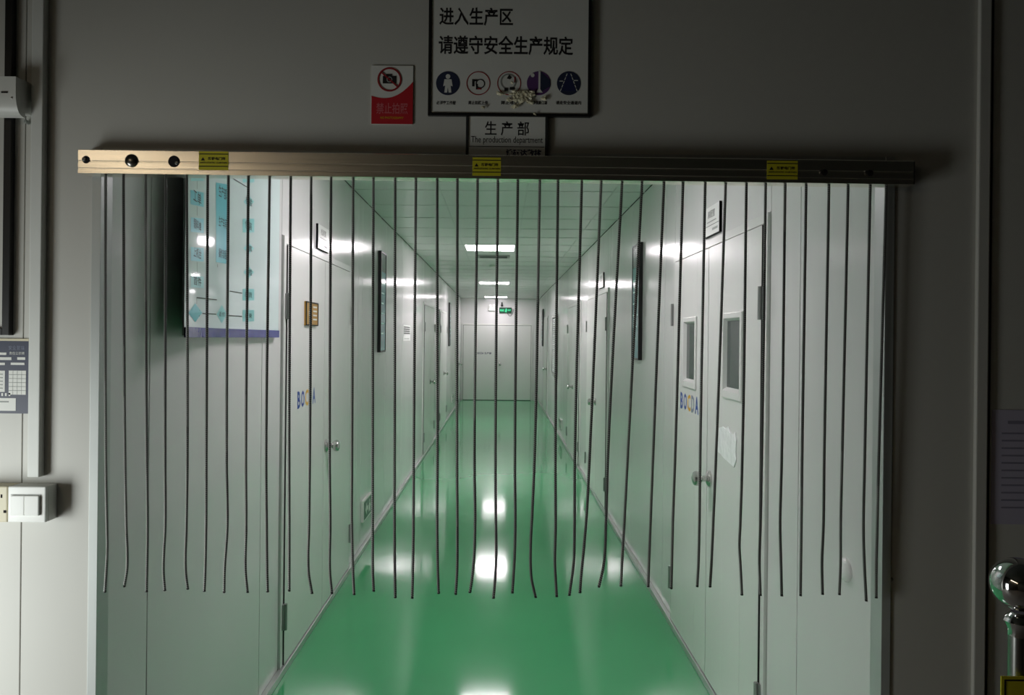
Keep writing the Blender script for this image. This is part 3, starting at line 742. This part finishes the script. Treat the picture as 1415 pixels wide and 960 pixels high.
for i in range(5):
    cx, cz = sl_(cx_[i], 115); r = .0305; y1_, y2_ = -.0096, -.0088
    g = MB()
    if i == 0:
        g.disc(cx, cz, r, y1_, y2_, 'navyprint', 36); yy = -.0102
        g.disc(cx, cz + .017, .006, yy, y2_, 'white', 16)
        g.prism([(cx - .009, cz + .010), (cx + .009, cz + .010), (cx + .012, cz - .008), (cx + .007, cz - .006), (cx + .009, cz - .024), (cx + .002, cz - .024), (cx, cz - .010), (cx - .002, cz - .024), (cx - .009, cz - .024), (cx - .007, cz - .006), (cx - .012, cz - .008)], yy, y2_, 'white')
    elif i == 1:
        g.ring(cx, cz, r - .0022, r, y1_, y2_, 'redink', 36)
        g.box(cx - .016, cx - .010, y1_, y2_, cz - .008, cz + .010, 'ink'); g.box(cx - .010, cx - .002, y1_, y2_, cz + .005, cz + .010, 'ink'); g.ring(cx + .005, cz - .001, .0095, .012, y1_, y2_, 'ink', 24); g.box(cx - .006, cx - .002, y1_, y2_, cz - .016, cz - .002, 'ink'); g.box(cx - .004, cx + .008, y1_, y2_, cz - .016, cz - .0125, 'redink')
    elif i == 2:
        g.ring(cx, cz, r - .002, r, y1_, y2_, 'redink', 36); g.ring(cx - .002, cz + .004, .017, .0205, y1_, y2_, 'vent', 28)
        g.prism([(cx - .006, cz + .012), (cx, cz + .022), (cx + .006, cz + .014), (cx + .002, cz + .010)], y1_ - .0004, y2_, 'ink'); g.box(cx - .012, cx - .003, y1_ - .0004, y2_, cz - .02, cz - .012, 'ink'); g.box(cx + .002, cx + .014, y1_ - .0004, y2_, cz - .017, cz - .010, 'ink'); g.box(cx + .013, cx + .016, y1_ - .0004, y2_, cz + .002, cz + .016, 'redink')
    elif i == 3:
        g.disc(cx, cz, r, y1_, y2_, 'purple', 36); g.prism([(cx + .004, cz + .029), (cx + .029, cz + .008), (cx + .029, cz - .008), (cx + .006, cz - .022)], -.0102, y2_, 'navyprint')
        g.prism([(cx - .001, cz + .030), (cx + .004, cz + .030), (cx + .004, cz - .016), (cx + .010, cz - .024), (cx - .006, cz - .024), (cx - .001, cz - .014)], -.0106, y2_, 'white'); g.disc(cx - .016, cz + .020, .005, -.0102, y2_, 'white', 14)
    else:
        g.disc(cx, cz, r, y1_, y2_, 'navyprint', 36)
        g.prism([(cx - .003, cz + .026), (cx + .003, cz + .026), (cx + .019, cz - .02), (cx - .019, cz - .02)], -.0102, y2_, 'navy')
        for s_ in (-1, 1):
            for q in range(5):
                za = cz + .024 - q * .0095; xa = cx + s_ * (.0045 + q * .0036)
                g.prism([(xa - .001, za), (xa + .001, za), (xa + .001 + s_ * .0026, za - .0065), (xa - .001 + s_ * .0026, za - .0065)], -.0106, y2_, 'white')
        g.box(cx - .024, cx - .015, -.0102, y2_, cz + .004, cz + .006, 'white'); g.box(cx + .013, cx + .023, -.0102, y2_, cz + .006, cz + .008, 'white')
    g.build('pictogram', sg)
    line_on(sg, 'caption', caps[i], cw_[i][0], 139.5, cw_[i][1], 144.5, 'ink', .02)
# tape residue
random.seed(21)
tr = MB(); c0x, c0z = fpt(726, 134, DW - .0125)
for q in range(30):
    a = random.uniform(0, 6.28); rr = abs(random.gauss(0, .018)); px_, pz_ = c0x + math.cos(a) * rr * 2.1 - .006, c0z + math.sin(a) * rr * 1.0
    k = random.randint(5, 7); rad = random.uniform(.004, .012); rot = random.uniform(-.5, .5)
    base = [(px_ + math.cos(rot + 6.283 * j / k) * rad * random.uniform(.4, 1.6), DW - .0123 - random.uniform(0, .003), pz_ + math.sin(rot + 6.283 * j / k) * rad * random.uniform(.3, 1)) for j in range(k)]
    tr.add(base + [(px_, DW - .0155 - random.uniform(0, .002), pz_)], [(j, (j + 1) % k, k) for j in range(k)], 'tape')
tr_o = tr.build('tape_residue'); tr_o['kind'] = 'stuff'; tag(tr_o, 'crumpled clear tape residue stuck on the large safety sign', 'tape')

# department plate
px0, pz1 = fpt(644, 160.5, DW - .008); px1, _ = fpt(757, 190, DW - .008); pz0 = 2.03
dp = thing('department_plate', 'small white department plate below the large sign, partly hidden by the rail', 'sign', (px0, DW, pz0))
W, H = px1 - px0, pz1 - pz0
one('plate', dp, 'white', .004, W - .004, -.007, 0, 0, H)
for bx_ in ((0, .006, 0, H), (W - .007, W, 0, H)): one('side_rail', dp, 'gasket', bx_[0], bx_[1], -.010, 0, bx_[2], bx_[3], b=.001)
def dl(px, py): x, z = fpt(px, py, DW - .007); return x - px0, z - pz0
def dline(body, a, b_, c, d_, m, bold):
    xa, zb_ = dl(a, d_); xb, zt_ = dl(c, b_); text_part('lettering', dp, body, xa, xb, zb_, zt_, -.0074, m, bold)
dline('生 产 部', 670, 168, 731, 187, 'ink', .008); dline('The production department', 651, 189, 750, 199.5, 'ink', .0); dline('博硕达数控', 699, 206.5, 748, 217, 'navy', .03)
lx, lz = dl(652, 202); g = MB(); g.box(.008, W - .009, -.0078, -.007, lz - .0012, lz + .0004, 'ink'); g.build('rule_line', dp)

# no-photo sign
rx0, rz0_ = fpt(513, 171, DW - .003); rx1, rz1_ = fpt(571, 91, DW - .003)
ns = thing('photo_ban_sign', 'red and white no-photography sign left of the large sign', 'sign', (rx0, DW, rz0_))
W, H = rx1 - rx0, rz1_ - rz0_
one('card', ns, 'white', 0, W, -.003, 0, 0, H)
g = MB(); cur = [(W * i / 16, H * (.48 - .10 * math.sin(i / 16 * 2.2) + .33 * (i / 16) ** 2.2)) for i in range(17)]
g.prism([(0, 0)] + [(W, 0)] + cur[::-1], -.0036, -.0028, 'red'); g.build('red_field', ns)
cx, cz, r = W * .43, H * .76, .031
g = MB(); g.ring(cx, cz, r - .0042, r, -.0044, -.0035, 'redink', 36)
g.box(cx - .017, cx + .017, -.0042, -.0035, cz - .010, cz + .009, 'ink'); g.box(cx - .008, cx + .006, -.0042, -.0035, cz + .009, cz + .014, 'ink'); g.ring(cx, cz, .005, .0075, -.0046, -.0035, 'vent', 20)
c45 = math.cos(.72); s45 = math.sin(.72); e = .0018; L_ = r - .003
g.prism([(cx - L_ * c45 - e * s45, cz - L_ * s45 * -1 - e * c45), (cx - L_ * c45 + e * s45, cz + L_ * s45 + e * c45), (cx + L_ * c45 + e * s45, cz - L_ * s45 + e * c45), (cx + L_ * c45 - e * s45, cz - L_ * s45 - e * c45)], -.0050, -.0035, 'redink')
g.build('pictogram', ns)
text_part('lettering', ns, '禁止拍照', W * .12, W * .88, H * .17, H * .36, -.004, 'pinkink', .01)
text_part('lettering', ns, 'NO PHOTOGRAPHY', W * .22, W * .78, H * .085, H * .125, -.004, 'goldletter', .01)

# ------------------------------------------------------------------ left side of the front wall
# trunking
tx0 = at(39.5, 500, DW - .024)[0]; tx1 = at(54.5, 500, DW - .024)[0]
tr_ = thing('cable_trunking', 'white plastic cable trunking running up from the light switch', 'trunking', (tx0, DW, 1.235))
one('channel', tr_, 'trunk', 0, tx1 - tx0, -.016, 0, 0, FH - 1.24)
one('cover', tr_, 'trunk', -.0008, tx1 - tx0 + .0008, -.024, -.0165, 0, FH - 1.24, b=.002)
# switch and socket boxes
def px_box(x0, y0, x1, y1, D): a, zt_ = at(x0, y0, D); b, zb_ = at(x1, y1, D); return a, b, zb_, zt_
a, b, z0, z1 = px_box(11, 672, 62.5, 722, DW - .05)
sw = thing('light_switch', 'white double rocker light switch at the foot of the trunking', 'light switch', (a, DW, z0)); W, H = b - a, z1 - z0
one('mounting_box', sw, 'white', 0, W, -.038, 0, 0, H, b=.003)
one('cover_plate', sw, 'whitegloss', 0, W, -.05, -.0385, 0, H, b=.003)
one('rocker', sw, 'whitegloss', W * .10, W * .475, -.056, -.049, H * .2, H * .76, b=.0025); one('rocker', sw, 'whitegloss', W * .485, W * .86, -.057, -.049, H * .2, H * .76, b=.0025)
one('groove', sw, 'vent', W * .08, W * .88, -.0506, -.0495, H * .765, H * .785)
so = thing('wall_socket', 'cream socket outlet left of the light switch', 'socket', (a - W - .001, DW, z0))
one('mounting_box', so, 'cream', 0, W, -.038, 0, 0, H, b=.003); one('cover_plate', so, 'cream', 0, W, -.05, -.0385, 0, H, b=.003)
for (hx, hz, ww, hh) in ((.5, .68, .02, .05), (.82, .68, .02, .05), (.70, .26, .06, .02), (.9, .26, .05, .02)):
    one('socket_slot', so, 'hole', W * (hx), W * (hx + ww) + .002, -.0505, -.0495, H * hz, H * hz + .006 + hh * .05)
# dark framed board at the frame edge
a, b, z0, z1 = px_box(2.5, 463, 12, 463, DW - .018); z0 = at(8, 463, DW)[1]
nb = thing('notice_board', 'black framed board at the left edge above the navy notice', 'board', (b - .55, DW, z0))
H = 2.62 - z0
for bx_ in ((0, .018, 0, H), (.532, .55, 0, H), (.018, .532, 0, .018), (.018, .532, H - .018, H)): one('frame_bar', nb, 'black', bx_[0], bx_[1], -.018, 0, bx_[2], bx_[3], b=.001)
one('board', nb, 'frontpanel', .018, .532, -.008, 0, .018, H - .018)
# navy notice
a, b, z0, z1 = px_box(-30, 472, 38.5, 571, DW - .003)
z1 = at(20, 471, DW)[1]; z0 = at(20, 571, DW)[1]
nn_ = thing('wall_notice', 'navy printed notice with white tables beside the cable trunking', 'notice', (a, DW, z0)); W, H = b - a, z1 - z0
one('sheet', nn_, 'navyprint', 0, W, -.003, 0, 0, H)
g = MB(); g.box(0, W, -.004, 0, H, H + .006, 'cream'); g.build('top_strip', nn_)
g = MB(); y0_, y1_ = -.0036, -.0029
def nl(px, py): x, z = at(px, py, DW - .003); return x - a, z - z0
def nrect(mbx, q0, q1, q2, q3, m): A_ = nl(q0, q3); B_ = nl(q2, q1); mbx.box(A_[0], B_[0], y0_, y1_, A_[1], B_[1], m)
for q in ((-20, 487, 9, 490), (-20, 493.5, 16, 497), (24, 493.5, 35, 497), (-20, 501, 7, 504), (15, 501, 34, 504), (2, 543, 4.5, 547), (7, 543, 9.5, 547), (12, 543, 14.5, 547)): nrect(g, *q, 'white')
nrect(g, 12, 512, 36, 545, 'white'); nrect(g, -25, 512, 7, 541, 'white'); nrect(g, -25, 550, 22, 567, 'white')
lettering(g, '安全管理', *(lambda A_, B_: (A_[0], B_[0], A_[1], B_[1]))(nl(12, 483), nl(34, 477.5)), y0_, 'greyletter'); lettering(g, '责任公示牌', *(lambda A_, B_: (A_[0], B_[0], A_[1], B_[1]))(nl(13, 490), nl(34, 486)), y0_, 'white')
g.build('tables', nn_)
g = MB(); y0_, y1_ = -.0041, -.0034
for i in range(1, 4): nrect(g, 12 + 6 * i - .2, 512, 12 + 6 * i + .2, 545, 'vent')
for i in range(1, 6): nrect(g, 12, 512 + 5.5 * i - .2, 36, 512 + 5.5 * i + .2, 'vent')
for i in range(1, 6): nrect(g, -20, 512 + 4.8 * i - .4, 4, 512 + 4.8 * i + .5, 'vent')
nrect(g, -20, 554, 12, 555.5, 'vent')
g.build('print_lines', nn_)
# motion sensor
DF = DW - .068
a, zt_ = at(-14, 103, DF); b, zb_ = at(22.5, 157, DF)
ms = thing('motion_sensor', 'white wall-mounted motion sensor beside the top of the trunking', 'sensor', (a, DW, zb_)); W, H = b - a, zt_ - zb_
bd = MB(); bd.box(0, W, -.05, 0, .012, H, 'white', .008); bd.build('housing', ms, True)
ln = MB()
nseg = 10; vs_ = []
for i in range(nseg + 1):
    t_ = i / nseg; ang = t_ * math.pi / 2
    vs_.append((-.03 - .038 * math.cos(ang) ** .6 if i < nseg else -.03, H * .55 - (H * .55) * math.sin(ang)))
outl = [(y_, z_) for y_, z_ in vs_] + [(-.03, H - .004), (-.068, H - .004)]
vv = [(.002, y_, z_) for y_, z_ in outl] + [(W - .002, y_, z_) for y_, z_ in outl]; n = len(outl)
ln.add(vv, [tuple(range(n)), tuple(range(2 * n - 1, n - 1, -1))] + [(i, n + i, n + (i + 1) % n, (i + 1) % n) for i in range(n)], 'white')
ln.build('front_lens', ms, True, normals=True)
g = MB(); q0 = at(2, 126.5, DF); q1 = at(10.5, 128.5, DF); g.box(q0[0] - a, q1[0] - a, -.0695, -.067, q1[1] - zb_, q0[1] - zb_, 'hole'); g.build('slot', ms)
q0 = at(16, 135, DF); g = MB(); g.lathe([(.0022, 0), (.002, .001), (.0008, .0018)], 'chrome', 'y', (q0[0] - a, -.0678, q0[1] - zb_), 12); g.build('indicator', ms, True, normals=True)
q0 = at(36, 168, DW - .01); g = MB(); g.lathe([(.005, 0), (.005, .012), (.003, .014)], 'vent', 'y', (q0[0], DW, q0[1]), 14); tag(g.build('cable_clip', None, True, normals=True), 'tiny cable clip on the wall under the motion sensor', 'clip')
# screws in the wall
for px, py, lb in ((127, 778, 'tiny wall screw on the pale wall left of the opening'), (1232, 800, 'tiny wall screw on the dark wall right of the opening')):
    q0 = at(px, py, DW); g = MB(); g.lathe([(.0045, 0), (.004, .0015), (.0015, .0025)], 'steel', 'y', (q0[0], DW, q0[1]), 14)
    tag(g.build('screw', None, True, normals=True), lb, 'screw')

# ------------------------------------------------------------------ right side of the front wall
a, z1 = at(1371, 566, DW - .002); z0 = at(1371, 724, DW - .002)[1]
pn = thing('paper_notice', 'pale violet paper notice on the dark wall at the right edge', 'notice', (a, DW, z0)); W, H = .21, z1 - z0
one('paper', pn, 'violetpaper', 0, W, -.002, 0, 0, H)
g = MB(); g.box(.04, .16, -.0026, -.0019, H - .036, H - .028, 'faintprint')
for i in range(11): g.box(.025, .185 - .03 * (i % 3 == 2), -.0026, -.0019, H - .062 - i * .019, H - .058 - i * .019, 'faintprint')
g.build('print_lines', pn)
# static discharge ball on its post
DBALL = 1.5
bx, bz = at(1408.5, 807, DBALL)
eb = thing('static_discharge_post', 'chrome ball on a steel post with a yellow sign at the right edge', 'post', (bx, DBALL, 0))
g = MB(); R_ = .052; prof = [(max(.0005, R_ * math.sin(math.pi * i / 24)), bz - R_ * math.cos(math.pi * i / 24)) for i in range(25)]; g.lathe(prof, 'chrome', n=40); g.build('ball', eb, True, normals=True)
g = MB(); cz = at(1410, 858, DBALL)[1]; g.lathe([(.012, bz - R_ - .004), (.014, cz + .018), (.023, cz + .010), (.027, cz), (.023, cz - .010), (.02, cz - .016), (.02, cz - .028)], 'chrome', n=30); g.build('collar', eb, True, normals=True)
g = MB(); g.lathe([(.019, .02), (.019, cz - .02)], 'steel', n=28); g.build('post', eb, True, normals=True)
g = MB(); g.lathe([(.14, 0), (.14, .008), (.12, .016), (.03, .022), (.024, .05)], 'steel', n=36); g.build('base', eb, True, normals=True)
zt_ = at(1390, 926, DBALL)[1]; ya = -.024
pl = one('sign_plate', eb, 'yellow', -.052, .10, ya - .003, ya, zt_ - .2, zt_, b=.001)
g = MB(); yy = ya - .0036
for bx_ in ((-.046, .094, zt_ - .009, zt_ - .006), (-.046, -.043, zt_ - .194, zt_ - .009), (.091, .094, zt_ - .194, zt_ - .009), (-.046, .094, zt_ - .197, zt_ - .194)): g.box(bx_[0], bx_[1], yy, ya - .0025, bx_[2], bx_[3], 'ink')
g.prism([(-.026, zt_ - .12), (.074, zt_ - .12), (.024, zt_ - .03)], yy, ya - .0025, 'ink'); g.prism([(-.012, zt_ - .112), (.060, zt_ - .112), (.024, zt_ - .046)], yy - .0006, ya - .0025, 'yellow'); g.prism([(.026, zt_ - .058), (.014, zt_ - .086), (.024, zt_ - .084), (.018, zt_ - .108), (.036, zt_ - .078), (.026, zt_ - .080)], yy - .0012, ya - .0025, 'ink')
lettering(g, '人体静电释放', -.035, .083, zt_ - .165, zt_ - .145, yy, 'ink', .02)
g.build('print', pl)
